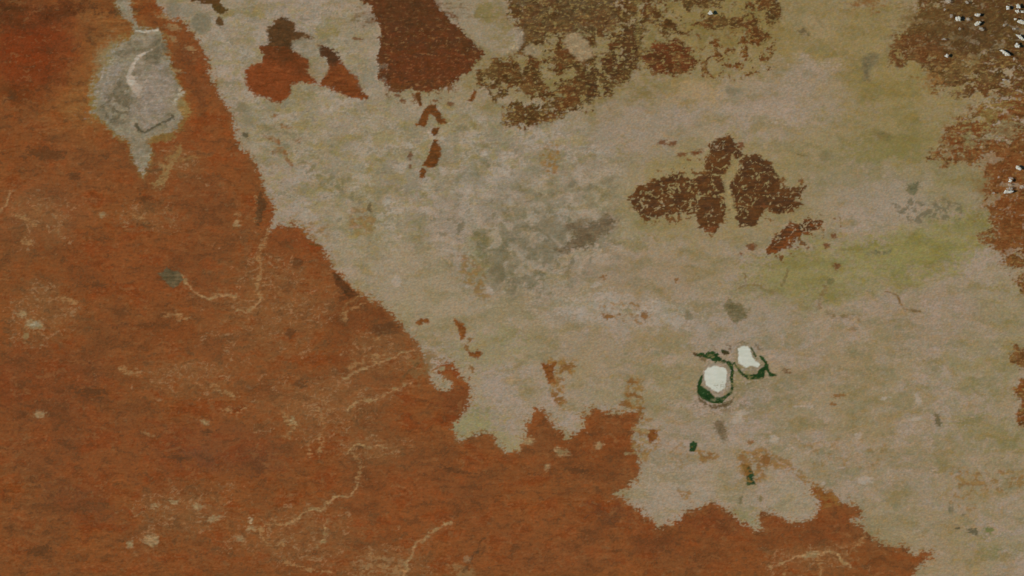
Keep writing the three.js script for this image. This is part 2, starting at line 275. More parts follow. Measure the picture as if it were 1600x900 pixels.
P('1578,550 1590,543 1700,540 1700,580 1600,575 1588,570 1579,562', { ...upland, c: '#6d4a26', c2: '#7c5a30' });
P('1592,600 1700,590 1700,670 1600,664 1592,650 1588,630', { ...upland, c: '#6f3f1c', c2: '#7c4a22' });
wash('#6b3e1f', 0.12, nT, 0.5, [2]); wash('#7b6236', 0.16, nQ, 0.55, [2]); wash('#46341b', 0.14, nS, 0.6, [2]); wash('#8a7845', 0.24, nV, 0.6, [2]);
T(1545, 40, 120, 44, 0, '#554023', 0.6, '#4e3b1f'); T(1500, 60, 60, 30, 0, '#564126', 0.5); T(1440, 75, 40, 20, 0.2, '#6b4020', 0.5); T(1570, 280, 40, 60, 0, '#7a4824', 0.5); T(1585, 360, 40, 40, 0, '#74421f', 0.6);
T(1500, 225, 30, 24, 0, '#6d3f20', 0.5); T(1570, 205, 40, 12, -0.2, '#857a54', 0.8); T(1510, 218, 12, 16, 0.3, '#857a4e', 0.8); T(1550, 175, 30, 12, -0.5, '#86743f', 0.7); T(1500, 105, 40, 14, -0.4, '#7d6538', 0.6);
T(1450, 30, 40, 20, 0, '#68502b', 0.6); T(1358, 4, 18, 14, 0, '#7b4e26', 0.75); T(1455, 128, 14, 14, 0, '#7a5228', 0.6);
B(805, 60, 15, 17, 0, { c: '#94856a', e: 3, na: 2, wa: 4 }); B(832, 80, 14, 8, 0, { c: '#8e7f5e', e: 3 }); B(903, 73, 25, 16, 0.8, { c: '#927f5c', e: 3, wa: 5 });
P('690,-60 760,-60 748,0 765,30 800,60 812,70 800,82 780,84 765,78 750,68 735,52 715,35 698,15 686,0', { c: '#95876b', c2: '#8f805e', e: 4, wa: 6 });
B(760, 20, 20, 17, 0, { c: '#7a6c42', c2: '#857748', e: 3, m: -0.2, ms: 0.3 }); T(785, 60, 14, 10, 0, '#817242', 0.7);

thing('redupland', 'stony_plateau', 'large dark red stony plateau at the top, left of the mottled brown upland', 'plateau');
P('545,-60 556,-2 575,8 585,25 592,45 592,75 591,110 595,128 606,136 622,143 640,141 660,142 690,138 710,130 720,118 735,112 745,95 756,80 742,70 730,55 715,40 700,28 688,15 676,-2 660,-60', { c: '#553720', c2: '#613a20', e: 1.5, wa: 6, na: 4, h: 60, he: 5, id: 'redupland' });
{ const on = [ownerId.redupland]; wash('#6e391c', 0.08, nP, 0.5, on); wash('#4a331c', 0.06, nQ, 0.6, on); wash('#7c5e38', 0.3, nV, 0.7, on); wash('#64401f', 0.1, nS, 0.5, on); }
T(640, 20, 70, 24, 0, '#4f351d', 0.7, '#5b3b20'); T(670, 105, 60, 24, -0.1, '#6a391d', 0.55); P('600,130 640,128 700,124 720,130 710,150 660,165 630,160 605,148', { c: '#6b4524', o: 0.85, e: 4, wa: 8, na: 5, m: 0.16, mf: nI });
thing('knoll', 'brown_knoll', 'small dark brown knoll above the two bright red sand tongues', 'knoll');
P('416,48 426,36 440,27 453,33 462,48 475,51 488,60 474,65 463,66 466,80 440,84 412,80 408,72 420,66', { c: '#4d3820', c2: '#5d4124', e: 2.6, wa: 5, na: 4, h: 40, id: 'knoll' });
thing('tongueW', 'sand_tongue', 'bright red sand tongue below the brown knoll, left of the pair', 'sand tongue', 'red sand tongues on the pale plain');
P('404,71 420,74 440,74 460,82 478,92 487,103 486,115 496,127 480,131 458,132 454,142 447,155 437,162 420,158 400,148 390,140 384,125 383,112 395,102 410,98 413,86', { c: '#733e1e', c2: '#7d4522', e: 2.2, wa: 5, na: 3.5, h: 40, id: 'tongueW' });
B(440, 84, 36, 14, 0.15, { c: '#55371d', c2: '#63391d', o: 0.85, e: 6, wa: 8, na: 5, on: [ownerId.tongueW] }); B(472, 108, 16, 14, 0.3, { c: '#5e381d', o: 0.6, e: 6, wa: 8, na: 5, on: [ownerId.tongueW] });
thing('tongueE', 'sand_tongue', 'narrow slanting red sand tongue, right of the pair below the brown knoll', 'sand tongue', 'red sand tongues on the pale plain');
P('494,68 510,75 525,80 530,95 545,110 555,120 565,138 577,155 565,157 540,150 520,140 499,130 505,118 512,105 510,92 501,84', { c: '#6b3c1e', c2: '#784521', e: 2.2, wa: 5, na: 3.5, h: 40, id: 'tongueE' });
B(512, 84, 20, 18, 0.6, { c: '#4c3520', o: 0.9, e: 5, wa: 7, na: 4, on: [ownerId.tongueE] }); P('560,95 600,105 596,150 570,140', { c: '#857d66', o: 0.7, e: 8, wa: 10, na: 6, m: -0.05, mf: nI }); B(478, 75, 22, 13, 0.3, { c: '#958a72', c2: '#857a5c', e: 3, wa: 4 }); B(497, 108, 15, 15, 0, { c: '#94856a', c2: '#8a7a54', e: 3, wa: 4 });

// little red remnants trailing south of the plateau
const rem = { c: '#573a1e', c2: '#70441f', e: 1.2, wa: 4, na: 2, h: 20, he: 3 };
const remnants = [
  ['650,143 657,143 661,164 656,165 651,152', 'short brown remnant touching the plateau’s lower edge'],
  ['649,195 660,178 670,164 680,162 684,176 672,180 662,197', 'arched brown remnant, first of the chain below the plateau'],
  ['674,178 686,174 698,190 686,193', 'small brown remnant on the right of the chain below the plateau'],
  ['674,202 687,199 686,213 677,213', 'squarish dark remnant in the middle of the chain below the plateau'],
  ['678,220 685,220 690,240 685,258 672,262 660,260 668,246', 'tall brown remnant with a pale centre, low in the chain below the plateau'],
  ['658,264 666,264 664,280 656,277', 'tiny red remnant at the bottom end of the chain below the plateau'],
  ['728,158 740,140 744,142 738,158', 'slanting brown sliver between the plateau and the mottled upland'],
];
remnants.forEach(([p, label], k) => { thing('rem' + k, 'stony_remnant', label, 'outcrop', 'brown remnants below the red plateau'); P(p, { ...rem, id: 'rem' + k }); });
for (const [x, y, rx, ry] of [[702, 161, 6, 3], [640, 243, 3, 5], [640, 258, 2, 3], [629, 158, 5, 2.5], [562, 62, 8, 2.5], [613, 140, 7, 3], [622, 150, 4, 2.5], [707, 24, 5, 3]]) B(x, y, rx, ry, 0.2, { c: '#68452a', o: 0.85, wa: 3, na: 2 });
for (const s of ['413,215 425,216 437,222', '428,238 441,232 447,247 456,258', '462,218 468,220', '443,195 452,200', '428,181 433,179']) L(s, 6, { c: '#7f522a', o: 0.85, wa: 4, na: 2.5 });
B(342, 12, 12, 8, 0.6, { c: '#54401f', wa: 5 }); B(343, 33, 5, 8, 0, { c: '#5c4426', wa: 4 }); P('286,-20 350,-20 345,8 325,4 300,3', { c: '#5a3f20', wa: 5 });

// central cluster of brown outcrops
const out = { c: '#4d3520', c2: '#603f20', e: 1.2, wa: 5, na: 3.2, h: 45, he: 4, m: 0.03, ms: 0.028, mf: nK, md: 0.09 };
T(1120, 295, 125, 70, -0.1, '#8f7e4d', 0.85);
const scraps = { c: '#5f3d20', c2: '#70481f', o: 0.9, e: 4, wa: 8, na: 4, ms: 0.08 };
P('985,320 1030,270 1100,240 1160,240 1215,270 1260,285 1245,325 1190,350 1130,350 1105,375 1080,345 1010,350', { ...scraps, m: 0.2, mf: nI }); P('1200,395 1215,350 1300,330 1320,350 1270,385 1220,410', { ...scraps, m: 0.28, mf: nI });
const cluster = [
  ['1108,222 1125,216 1142,214 1153,226 1163,240 1152,247 1143,240 1141,260 1128,272 1106,274 1100,256 1109,240', 'northernmost lobe of the central brown outcrops, left of the notch'],
  ['1157,246 1180,240 1203,252 1214,275 1222,300 1206,316 1190,334 1180,352 1160,356 1148,342 1142,318 1137,293 1146,278 1155,262', 'largest brown outcrop of the central cluster, right of the pale cleft'],
  ['1082,281 1094,271 1116,273 1134,285 1133,301 1116,307 1093,303', 'oval dark brown outcrop enclosed in the middle of the central cluster'],
  ['1216,300 1232,290 1248,292 1264,290 1254,304 1240,312 1254,318 1240,330 1214,334 1200,328 1206,316', 'ragged brown outcrop on the right side of the central cluster'],
  ['1088,308 1110,306 1130,306 1137,322 1130,344 1115,366 1096,358 1086,338', 'lower brown outcrop tapering down from the central cluster'],
];
cluster.forEach(([p, label], k) => { thing('cl' + k, 'brown_outcrop', label, 'outcrop', 'central brown outcrops'); P(p, { ...out, id: 'cl' + k }); });
thing('clW', 'brown_outcrop', 'speckled broken western arm of the central brown outcrops', 'outcrop', 'central brown outcrops');
P('981,311 1000,290 1020,285 1040,276 1062,270 1085,284 1088,310 1086,334 1072,334 1040,336 1010,346 994,332', { ...out, m: 0.075, ms: 0.04, mf: mixf(nK, 0.6, nI.map((v) => Math.abs(v)), 0.5), md: 0.16, id: 'clW' });
thing('clS', 'brown_outcrop', 'detached reddish outcrop slanting below the right of the central cluster', 'outcrop', 'central brown outcrops');
P('1198,402 1200,381 1214,366 1233,353 1258,342 1287,344 1274,358 1252,370 1231,385 1214,394', { ...out, c2: '#744420', m: 0.05, ms: 0.04, md: 0.15, id: 'clS' });
for (const [x, y, rx, ry] of [[1233, 385, 5, 3], [1245, 387, 3, 2], [1292, 384, 5, 4], [1303, 368, 4, 4], [1262, 387, 3, 2], [1308, 415, 6, 5], [1174, 385, 8, 5], [1158, 397, 4, 3], [1065, 243, 6, 3], [1035, 222, 6, 3], [1053, 224, 5, 3], [1083, 240, 6, 2], [1095, 236, 7, 2], [1158, 227, 4, 5], [1192, 322, 5, 3], [1110, 358, 7, 3]])
  B(x, y, rx, ry, -0.2, { c: '#683f22', o: 0.85, wa: 4, na: 2.5 });
P('1143,242 1150,250 1156,262 1146,276 1139,290 1146,312 1150,338 1144,340 1139,318 1132,300 1128,284 1138,268', { c: '#94835a', c2: '#8c7b4c', e: 2, wa: 5, na: 3 });
L('1230,420 1228,435 1222,445', 4, { c: '#6a5a38', o: 0.8 });

// ----- dry lake -----
thing('drylake', 'dry_lake', 'grey teardrop-shaped dry lake bed with white streaks amid red sand', 'dry lake');
P('176,-60 206,-60 206,0 210,15 216,38 230,39 249,42 259,55 263,80 269,100 279,118 286,140 293,155 296,175 286,200 263,212 240,218 238,240 233,262 229,281 218,270 207,253 202,236 194,223 174,209 159,196 145,181 137,165 139,140 151,118 161,95 167,75 179,62 198,52 209,44 200,35 186,25 178,12', { c: '#85733e', c2: '#7f6434', o: 0.9, e: 4, wa: 9, na: 5, mod: 0.6 });
P('180,-60 203,-60 204,0 208,18 218,42 248,45 256,60 260,82 266,102 275,122 282,142 288,158 284,180 276,200 258,209 236,213 235,238 230,258 227,272 219,266 209,250 205,234 197,219 178,205 163,192 150,178 144,163 147,142 158,120 168,98 176,78 188,66 206,54 210,42 190,22 182,8', { c: '#83775b', c2: '#918367', e: 2.6, wa: 8, na: 4.5, h: -18, he: 6, id: 'drylake' });
{ const on = [ownerId.drylake]; wash('#736a50', 0.12, nI, 0.6, on); wash('#9a8e7a', 0.12, nP, 0.5, on); wash('#7d7a5c', 0.14, nW, 0.5, on); wash('#675e45', 0.3, nV, 0.5, on); }
B(165, 95, 14, 34, 0.35, { c: '#8a7f58', o: 0.6, e: 7, wa: 8, na: 5 }); B(148, 150, 8, 30, 0, { c: '#85763f', o: 0.6, e: 6, wa: 8, na: 5, mod: 0.5 });
T(180, 190, 24, 14, 0.5, '#827a60', 0.7); T(235, 145, 30, 45, 0.2, '#8f8270', 0.8); T(165, 130, 14, 34, 0.35, '#8f8678', 0.6);
const lakeD = { c: '#5f563e', c2: '#6f654b', o: 0.9, e: 3, wa: 7, na: 4, mod: 0.3 };
L('192,84 212,80 232,74 250,66', 6, lakeD); B(241, 88, 15, 15, 0, lakeD); B(190, 140, 12, 12, 0.4, { ...lakeD, m: -0.2 }); B(198, 155, 14, 7, 0.3, lakeD); B(165, 168, 12, 14, 0, { ...lakeD, o: 0.6, m: -0.1 }); B(182, 190, 9, 5, 0, lakeD); B(257, 75, 6, 8, 0, lakeD);
L('213,196 218,204 226,206 240,199 254,192 266,186', 3.4, { c: '#4d4630', o: 1, wa: 3, mod: 0.2 }); P('155,160 185,130 205,150 200,180 185,195 165,185', { c: '#665c43', o: 0.7, e: 4, wa: 8, na: 5, m: 0.02, mf: nI }); L('163,100 158,122 150,145', 3, { c: '#a09480', o: 0.6, mod: 0.8 }); B(270, 182, 3, 4, 0, { c: '#57503a' });
part('lakesalt', 'drylake', 'salt_streak', 'curved white salt streak inside the grey lake bed');
P('238,77 224,82 211,92 202,105 197,120 201,134 208,145 217,150 222,138 212,126 206,114 211,100 222,87', { c: '#a89a80', c2: '#b8ab92', e: 1.6, wa: 2.5, na: 1.4, mod: 0.2, id: 'lakesalt' });
B(216, 140, 10, 12, 0.2, { c: '#a0927a', o: 0.8, e: 4, wa: 5 });
part('lakesalt2', 'drylake', 'salt_streak', 'thin white salt line at the lake bed’s upper end');
L('213,48 224,50 236,48 246,47', 2.4, { c: '#c0b79c', wa: 3, na: 1, mod: 0.4, id: 'lakesalt2' });
L('166,108 175,110', 2, { c: '#a59a84', o: 0.7 }); B(284, 145, 4, 5, 0, { c: '#a2967a', o: 0.9 }); B(277, 158, 5, 6, 0.3, { c: '#9f9377', o: 0.9 }); B(287, 168, 8, 14, -0.2, { c: '#8d6a35', c2: '#8a7544', o: 0.85 });
B(252, 216, 22, 6, -0.2, { c: '#7d6434', o: 0.8, wa: 5 });
L('278,232 270,250 264,262 257,276 247,288', 12, { c: '#94794a', c2: '#86683a', o: 0.95, e: 2, wa: 9, na: 5, mod: 0.5 }); L('250,258 262,262', 5, { c: '#94794a' }); L('282,250 296,247 312,245', 4, { c: '#8f7543', o: 0.6 }); L('229,266 240,267 252,266', 4, { c: '#57462a', o: 0.9 });
for (const [x, y, rx, ry] of [[268, 42, 10, 4], [268, 60, 5, 3], [275, 107, 6, 3], [255, 26, 9, 2.5], [298, 77, 8, 3]]) B(x, y, rx, ry, 0.3, { c: '#94794e', o: 0.75, wa: 5, na: 3 });
L('230,22 245,35 262,45 275,60 290,95 300,120 312,155 318,185', 12, { c: '#5e3a20', o: 0.45, e: 6, wa: 8, na: 5 });
B(272, 14, 12, 13, 0, { c: '#7a7156', o: 0.75, e: 4 }); B(314, 36, 16, 17, 0, { c: '#716a4f', c2: '#7d7559', o: 0.85, e: 4, wa: 6 }); B(296, 16, 14, 10, 0, { c: '#857c63', o: 0.7, e: 4 });
B(384, 212, 6, 5, 0, { c: '#554f38', o: 0.9, wa: 4 }); B(378, 168, 12, 9, 0, { c: '#776e50', o: 0.7, e: 3, wa: 7 }); B(388, 188, 8, 10, 0, { c: '#81775c', o: 0.6, e: 3 });
L('412,190 420,207 416,225', 2.5, { c: '#6f6548', o: 0.7 });

// ----- white salt lakes with green margins -----
const salts = [
  { key: 'saltW', label: 'larger, rounder white salt lake with a green crescent along its bottom', at: [1116, 600] },
  { key: 'saltE', label: 'smaller angular white salt lake, upper right of the pair', at: [1168, 565] },
];
salts.forEach((s) => thing(s.key, 'salt_lake', s.label, 'salt lake', 'white salt lakes'));
owners[ownerId.saltW].isGroup = owners[ownerId.saltE].isGroup = true;
part('saltW.rim', 'saltW', 'mud_rim'); part('saltW.green', 'saltW', 'reed_belt', 'dark green crescent of reeds'); part('saltW.crust', 'saltW', 'salt_crust');
part('saltE.rim', 'saltE', 'mud_rim'); part('saltE.green', 'saltE', 'reed_belt', 'dark green angular belt of reeds'); part('saltE.crust', 'saltE', 'salt_crust');
const fine = { wa: 1.6, na: 0.9, e: 0.9 }, reed = { ...fine, c: '#20381a', c2: '#2a4320', mod: 0, h: 6, he: 2 };
P('1089,612 1093,622 1102,630 1112,634 1124,632 1136,628 1146,620 1144,628 1134,636 1118,639 1104,635 1093,627', { c: '#54432a', o: 0.95, e: 2, wa: 3, na: 2.5 });
T(1120, 637, 24, 5, 0, '#6b5a3a', 0.6);
P('1098,580 1106,569 1118,566 1132,569 1141,578 1142,592 1141,606 1133,614 1124,620 1114,616 1105,609 1098,603 1096,592', { ...fine, e: 1.6, c: '#978872', c2: '#8f8266', id: 'saltW.rim', h: -6 });
P('1089,603 1093,592 1097,587 1096,595 1094,602 1100,608 1109,612 1117,622 1124,622 1132,619 1141,612 1143,604 1141,592 1142,580 1140,572 1134,566 1138,564 1144,569 1146,580 1145,592 1146,606 1143,614 1134,621 1129,629 1118,630 1108,628 1097,622 1090,614', { ...reed, grow: 0.8, id: 'saltW.green' });
P('1101,581 1107,574 1119,571 1131,574 1135,579 1135,592 1133,605 1128,610 1122,613 1112,608 1104,602 1101,594', { ...fine, c: '#bfc2aa', c2: '#c7c9b4', id: 'saltW.crust', h: 3, he: 2 });
P('1150,543 1158,537 1170,537 1177,545 1181,556 1192,566 1194,573 1187,582 1175,585 1162,582 1152,575 1147,562', { ...fine, e: 1.6, c: '#92846a', c2: '#857a58', id: 'saltE.rim', h: -6 });
P('1150,572 1156,577 1162,584 1172,586 1184,584 1187,577 1194,573 1196,568 1191,562 1188,557 1193,560 1199,569 1201,577 1205,584 1214,586 1203,588 1199,579 1194,578 1194,590 1188,592 1168,592 1160,586 1154,580', { ...reed, grow: 0.9, id: 'saltE.green' });
P('1153,543 1160,542 1168,541 1172,546 1174,554 1179,562 1187,569 1184,573 1172,572 1166,575 1158,570 1153,567 1154,554', { ...fine, c: '#bfc2aa', c2: '#c7c9b4', id: 'saltE.crust', h: 3, he: 2 });
L('1174,543 1178,551 1181,557', 2.6, { ...reed, o: 0.9 }); L('1143,571 1147,567 1150,572', 2.5, { ...reed });
thing('marsh', 'marsh_strip', 'thin dark green marsh strip upper left of the white salt lakes', 'marsh');
P('1083,552 1092,554 1100,553 1108,552 1114,550 1121,553 1127,558 1134,563 1133,566 1126,563 1118,564 1108,560 1098,558 1085,558', { ...reed, grow: 0.8, wa: 4, na: 1.8, id: 'marsh' });
B(1085, 554, 4, 4, 0, { c: '#57432a', o: 0.9, wa: 3 }); B(1110, 555.5, 4, 1.6, 0, { c: '#6f6a40' }); B(1097, 561, 5, 3, 0.5, { c: '#665534', o: 0.8, wa: 3 });
thing('marsh2', 'marsh_patch', 'small dark marsh patch left of the angular salt lake', 'marsh');
P('1126,547 1131,546 1137,550 1138,553 1132,553 1128,551', { ...reed, grow: 0.8, wa: 3, c2: '#4a3a24', id: 'marsh2' });
L('1135,537 1139,541 1140,545', 2.5, { c: '#4f3823', o: 0.9 }); L('1114,540 1118,546', 2, { c: '#6a5a3a', o: 0.8 }); L('1145,540 1150,540 1160,535 1170,537', 1.8, { c: '#5f5435', o: 0.7 }); B(1184, 542, 6, 3, 0.3, { c: '#6c5b40', o: 0.8, wa: 4 });
L('1166,601 1176,598 1195,597', 3, { c: '#6b5c3e', o: 0.85, wa: 3 }); B(1148, 602, 4, 3, 0, { c: '#665a38', o: 0.8 }); T(1165, 605, 26, 10, -0.15, '#7c7149', 0.7); T(1175, 612, 40, 6, -0.15, '#7d7354', 0.5);
T(1155, 585, 10, 14, 0, '#7f7548', 0.7); B(1230, 579, 5, 3, 0, { c: '#684a2a', o: 0.8 });

// dark and green patches near the salt lakes
const patch = (key, name, label, cat, pts, o) => { thing(key, name, label, cat); P(pts, { e: 2.4, wa: 6, na: 3.2, mod: 0.35, id: key, ...o }); };
patch('greyN', 'scrub_patch', 'grey-green heart-shaped scrub patch directly above the salt lakes', 'scrub', '1128,476 1139,467 1149,473 1158,479 1172,482 1166,496 1151,506 1141,501 1135,488', { c: '#645c3a', c2: '#6e6444', h: 6 });
patch('greyS', 'scrub_patch', 'brown-grey scrub patch directly below the salt lakes', 'scrub', '1113,660 1122,655 1130,658 1136,672 1140,687 1130,690 1122,680', { c: '#62533a', c2: '#706143', e: 3, h: 6 });
patch('poolN', 'reed_clump', 'tiny dark green reed clump left below the salt lakes', 'reeds', '1078,693 1084,689 1090,691 1089,699 1085,706 1077,705', { c: '#1f351a', c2: '#2c4423', mod: 0, wa: 2, na: 1, e: 1, h: 6 });
patch('poolS', 'reed_clump', 'slim dark green reed clump set in rusty ground', 'reeds', '1159,726 1168,725 1176,732 1179,742 1177,748 1180,757 1168,759 1166,746 1164,736', { c: '#1f3a20', c2: '#3b4a2c', mod: 0, wa: 2.5, na: 1.4, e: 1, h: 6 });
patch('scar', 'dark_flat', 'dark brown-grey smudged flat in the middle of the pale plain', 'mud flat', '883,352 897,345 925,350 938,344 947,332 958,338 963,351 948,362 928,376 910,389 892,394 870,396 868,388 888,380 902,368 886,361', { c: '#5f5037', c2: '#6d5e43', e: 4.5, wa: 9, na: 6, mod: 0.3, h: -6 });
L('848,328 852,345 846,360', 6, { c: '#6b6245', o: 0.6, e: 3, wa: 7 }); L('822,352 840,358 860,372 870,385', 3, { c: '#686043', o: 0.65, wa: 5 }); B(818, 380, 8, 12, 0, { c: '#6e664a', o: 0.6, e: 4 }); L('800,445 830,450 860,460', 5, { c: '#5f5b38', o: 0.6, e: 3, wa: 6, na: 4 });
L('745,380 760,393 775,395 790,385 800,375', 5, { c: '#625a3c', o: 0.65, e: 2.5, wa: 6, na: 4 }); B(780, 425, 12, 14, 0, { c: '#6a6040', o: 0.6, e: 4, wa: 8 }); B(720, 355, 4, 8, 0.5, { c: '#675f44', o: 0.7 });
B(1075, 492, 9, 6, 0.4, { c: '#6b6444', o: 0.7, wa: 6 }); T(1110, 480, 18, 8, 0, '#7c7250', 0.6); L('1165,428 1168,445 1155,450', 4, { c: '#6b5534', o: 0.75, wa: 5 }); L('1178,446 1195,452 1210,458', 4, { c: '#6b5534', o: 0.6, wa: 5 });
patch('greyE', 'scrub_patch', 'small dark grey-green scrub patch in the eastern olive grassland', 'scrub', '1417,290 1425,282 1434,286 1438,298 1430,303 1420,300', { c: '#5a5a3c', c2: '#656144', e: 2, h: 6 });
patch('greyNE', 'scrub_patch', 'grey scrub patch above the two-tone grassland near the stony top right', 'scrub', '1347,92 1358,84 1372,86 1371,100 1360,106 1360,124 1350,127 1347,110', { c: '#6b6246', c2: '#766b49', e: 3.5, h: 4 });
patch('greyNE2', 'scrub_patch', 'small dark scrub patch on the pale silt near the top edge', 'scrub', '1246,47 1256,44 1264,52 1269,58 1258,56 1250,54', { c: '#5b4f34', c2: '#675a3c', e: 1.8, h: 4 });
L('1276,30 1285,40', 5, { c: '#71633f', o: 0.7 }); B(1380, 213, 14, 7, 0.2, { c: '#6b5c38', o: 0.6, e: 4 }); B(1290, 244, 10, 7, 0, { c: '#6a6440', o: 0.6, e: 4 }); L('1245,240 1262,246', 4, { c: '#665a34', o: 0.7 }); T(1375, 235, 60, 16, -0.1, '#7a7440', 0.5); T(1300, 275, 60, 16, 0, '#7d7650', 0.5);
P('1395,318 1420,312 1440,320 1470,312 1500,320 1500,345 1470,340 1430,345 1400,338', { c: '#696147', o: 0.75, e: 3, wa: 7, na: 4, m: 0.05, mf: nC }); B(1145, 142, 12, 7, 0, { c: '#787053', o: 0.7, e: 3 });
L('1358,398 1366,394 1375,395 1385,394 1392,393', 4, { c: '#5d5742', o: 0.85, wa: 4, na: 3 }); B(1298, 441, 6, 6, 0, { c: '#67623e', o: 0.7 }); L('1290,450 1283,465 1280,480', 6, { c: '#755634', o: 0.7, wa: 5, na: 4 }); L('1296,490 1310,497 1332,493', 6, { c: '#6e5a34', o: 0.7, wa: 5, na: 4 }); L('1340,498 1346,505', 3, { c: '#70583a', o: 0.7 }); B(1330, 514, 6, 2, 0, { c: '#705c3a', o: 0.6 });
thing('creekE', 'dry_creek', 'thin brown S-shaped creek line on the eastern plain', 'creek');
L('1384,456 1396,458 1403,462 1405,473 1413,482 1424,485 1437,486', 2.8, { c: '#6f5630', wa: 2, na: 0.8, h: -5, he: 3, id: 'creekE' });
L('1400,458 1415,450 1440,441 1465,438 1485,430 1510,428', 2.4, { c: '#7d7046', o: 0.65, wa: 4 }); L('1415,435 1422,425 1425,415', 3, { c: '#7b6b46', o: 0.5 });
B(1465, 656, 5, 10, -0.2, { c: '#5f5636', o: 0.85, wa: 3 }); B(1520, 830, 8, 5, 0.4, { c: '#555239', o: 0.85, wa: 4 }); B(1498, 826, 3, 2, 0, { c: '#4d4a33', o: 0.9 }); B(1545, 828, 6, 4, 0, { c: '#646b38', o: 0.8, wa: 4 }); B(1485, 795, 3, 6, 0, { c: '#696248', o: 0.7 }); B(1505, 805, 3, 2, 0, { c: '#615a3e', o: 0.7 }); B(1158, 782, 3, 4, 0, { c: '#68603f', o: 0.8 }); B(1188, 780, 4, 6, 0, { c: '#6d6138', o: 0.8 });
for (const [x, y, rx, ry] of [[1435, 624, 5, 8], [1382, 621, 5, 2], [1432, 655, 8, 2.5], [1340, 680, 6, 4], [1288, 755, 3, 3], [1258, 635, 12, 3], [1160, 645, 14, 3], [1152, 655, 10, 5], [1210, 685, 8, 7], [1352, 750, 12, 6], [930, 445, 10, 3], [898, 466, 6, 2], [975, 481, 5, 3], [558, 355, 8, 3], [730, 447, 3, 3], [766, 455, 5, 8], [620, 440, 8, 8], [792, 273, 4, 3], [755, 240, 6, 5], [925, 228, 4, 3], [548, 330, 6, 4]]) B(x, y, rx, ry, -0.1, { c: '#a89a82', o: 0.75, e: 1.8, wa: 4, na: 2 });

// rust-coloured flecks on the pale plain
const rustArea = (pts, m = 0.05, o = 0.8) => P(pts, { c: '#7a5024', c2: '#8d6a35', o, e: 4, wa: 6, na: 4, m, ms: 0.2, mf: nC });
rustArea('1155,708 1190,702 1225,715 1245,735 1262,750 1255,752 1235,738 1200,725 1195,745 1180,755 1162,750 1152,725', -0.1); rustArea('1085,700 1115,708 1122,720 1095,722', 0); rustArea('1040,690 1080,700 1075,730 1045,720', 0.2, 0.6); rustArea('1060,765 1080,765 1075,778 1062,775', -0.1);
rustArea('715,400 735,395 760,430 765,465 745,460 725,440', 0, 0.6); rustArea('545,325 585,325 585,360 560,365 545,355', -0.05, 0.6); rustArea('845,225 870,225 885,270 860,275 850,260', 0.05); rustArea('470,345 520,350 505,385 480,370', 0.05, 0.5); rustArea('850,560 900,565 895,580 880,590 885,640 865,635 860,600 845,575', -0.05, 0.9);
rustArea('985,590 1005,595 1003,650 1025,660 1035,690 1010,720 985,700 998,640 970,640', 0.05, 0.8); rustArea('1480,735 1600,735 1600,770 1500,765', 0.15, 0.7); rustArea('1480,765 1530,770 1520,800 1490,790', 0.2, 0.6); rustArea('1250,690 1330,680 1400,700 1380,730 1280,735', 0.3, 0.5); rustArea('935,480 1000,470 1020,490 1000,505 950,500', 0.2, 0.7); rustArea('1270,755 1300,765 1310,790 1280,790', -0.2);
const flecks = [
  ['rust0', '843,567 856,569 870,565 866,579 868,598 856,600 851,581', 'rust-red fleck shaped like a T on the pale plain above the sand bays'],
  ['rust1', '1010,682 1014,672 1024,670 1028,680 1024,690 1013,692', 'round rust-red spot with an ochre halo right of the sand bay'],
  ['rust2', '650,504 658,498 668,498 673,505 662,505 655,509', 'small rust-red crescent near the slanting sand edge'],
  ['rust3', '709,498 718,503 728,510 729,524 720,532 718,518 712,506', 'upper rust-red sliver of the short chain near the sand edge'],
  ['rust4', '728,545 741,550 746,546 754,552 748,562 742,560 734,554', 'lower rust-red sliver of the short chain near the sand edge'],
];
for (const [k, p, label] of flecks) { thing(k, 'sand_fleck', label, 'sand patch', 'rust-red sand flecks'); P(p, { c: '#6f421f', c2: '#7d5026', e: 1.3, wa: 3.5, na: 2, h: 12, he: 3, id: k }); }
B(690, 575, 5, 4, 0, { c: '#8c7c56', wa: 3 }); for (const [x, y, rx, ry] of [[735, 530, 4, 3], [728, 540, 4, 4], [737, 578, 4, 4], [885, 573, 15, 3], [868, 617, 6, 4], [872, 627, 8, 4], [990, 617, 9, 4], [975, 632, 8, 5], [986, 597, 6, 4], [1000, 640, 5, 5], [1309, 618, 7, 3], [1303, 633, 6, 3], [942, 434, 5, 3], [1057, 438, 4, 4], [950, 493, 7, 4], [1007, 493, 6, 8], [1172, 690, 5, 4], [1197, 718, 8, 6]]) B(x, y, rx, ry, -0.15, { c: '#7c552a', o: 0.85, wa: 4, na: 3 });
L('998,665 1012,662 1022,668', 5, { c: '#8d7d58', wa: 4 }); for (const s of ['985,672 1000,670 1012,676', '988,684 1003,686 1012,692', '978,709 995,708 1008,714', '990,697 1008,702']) L(s, 4, { c: '#8f7c52', wa: 4, na: 2.5 });

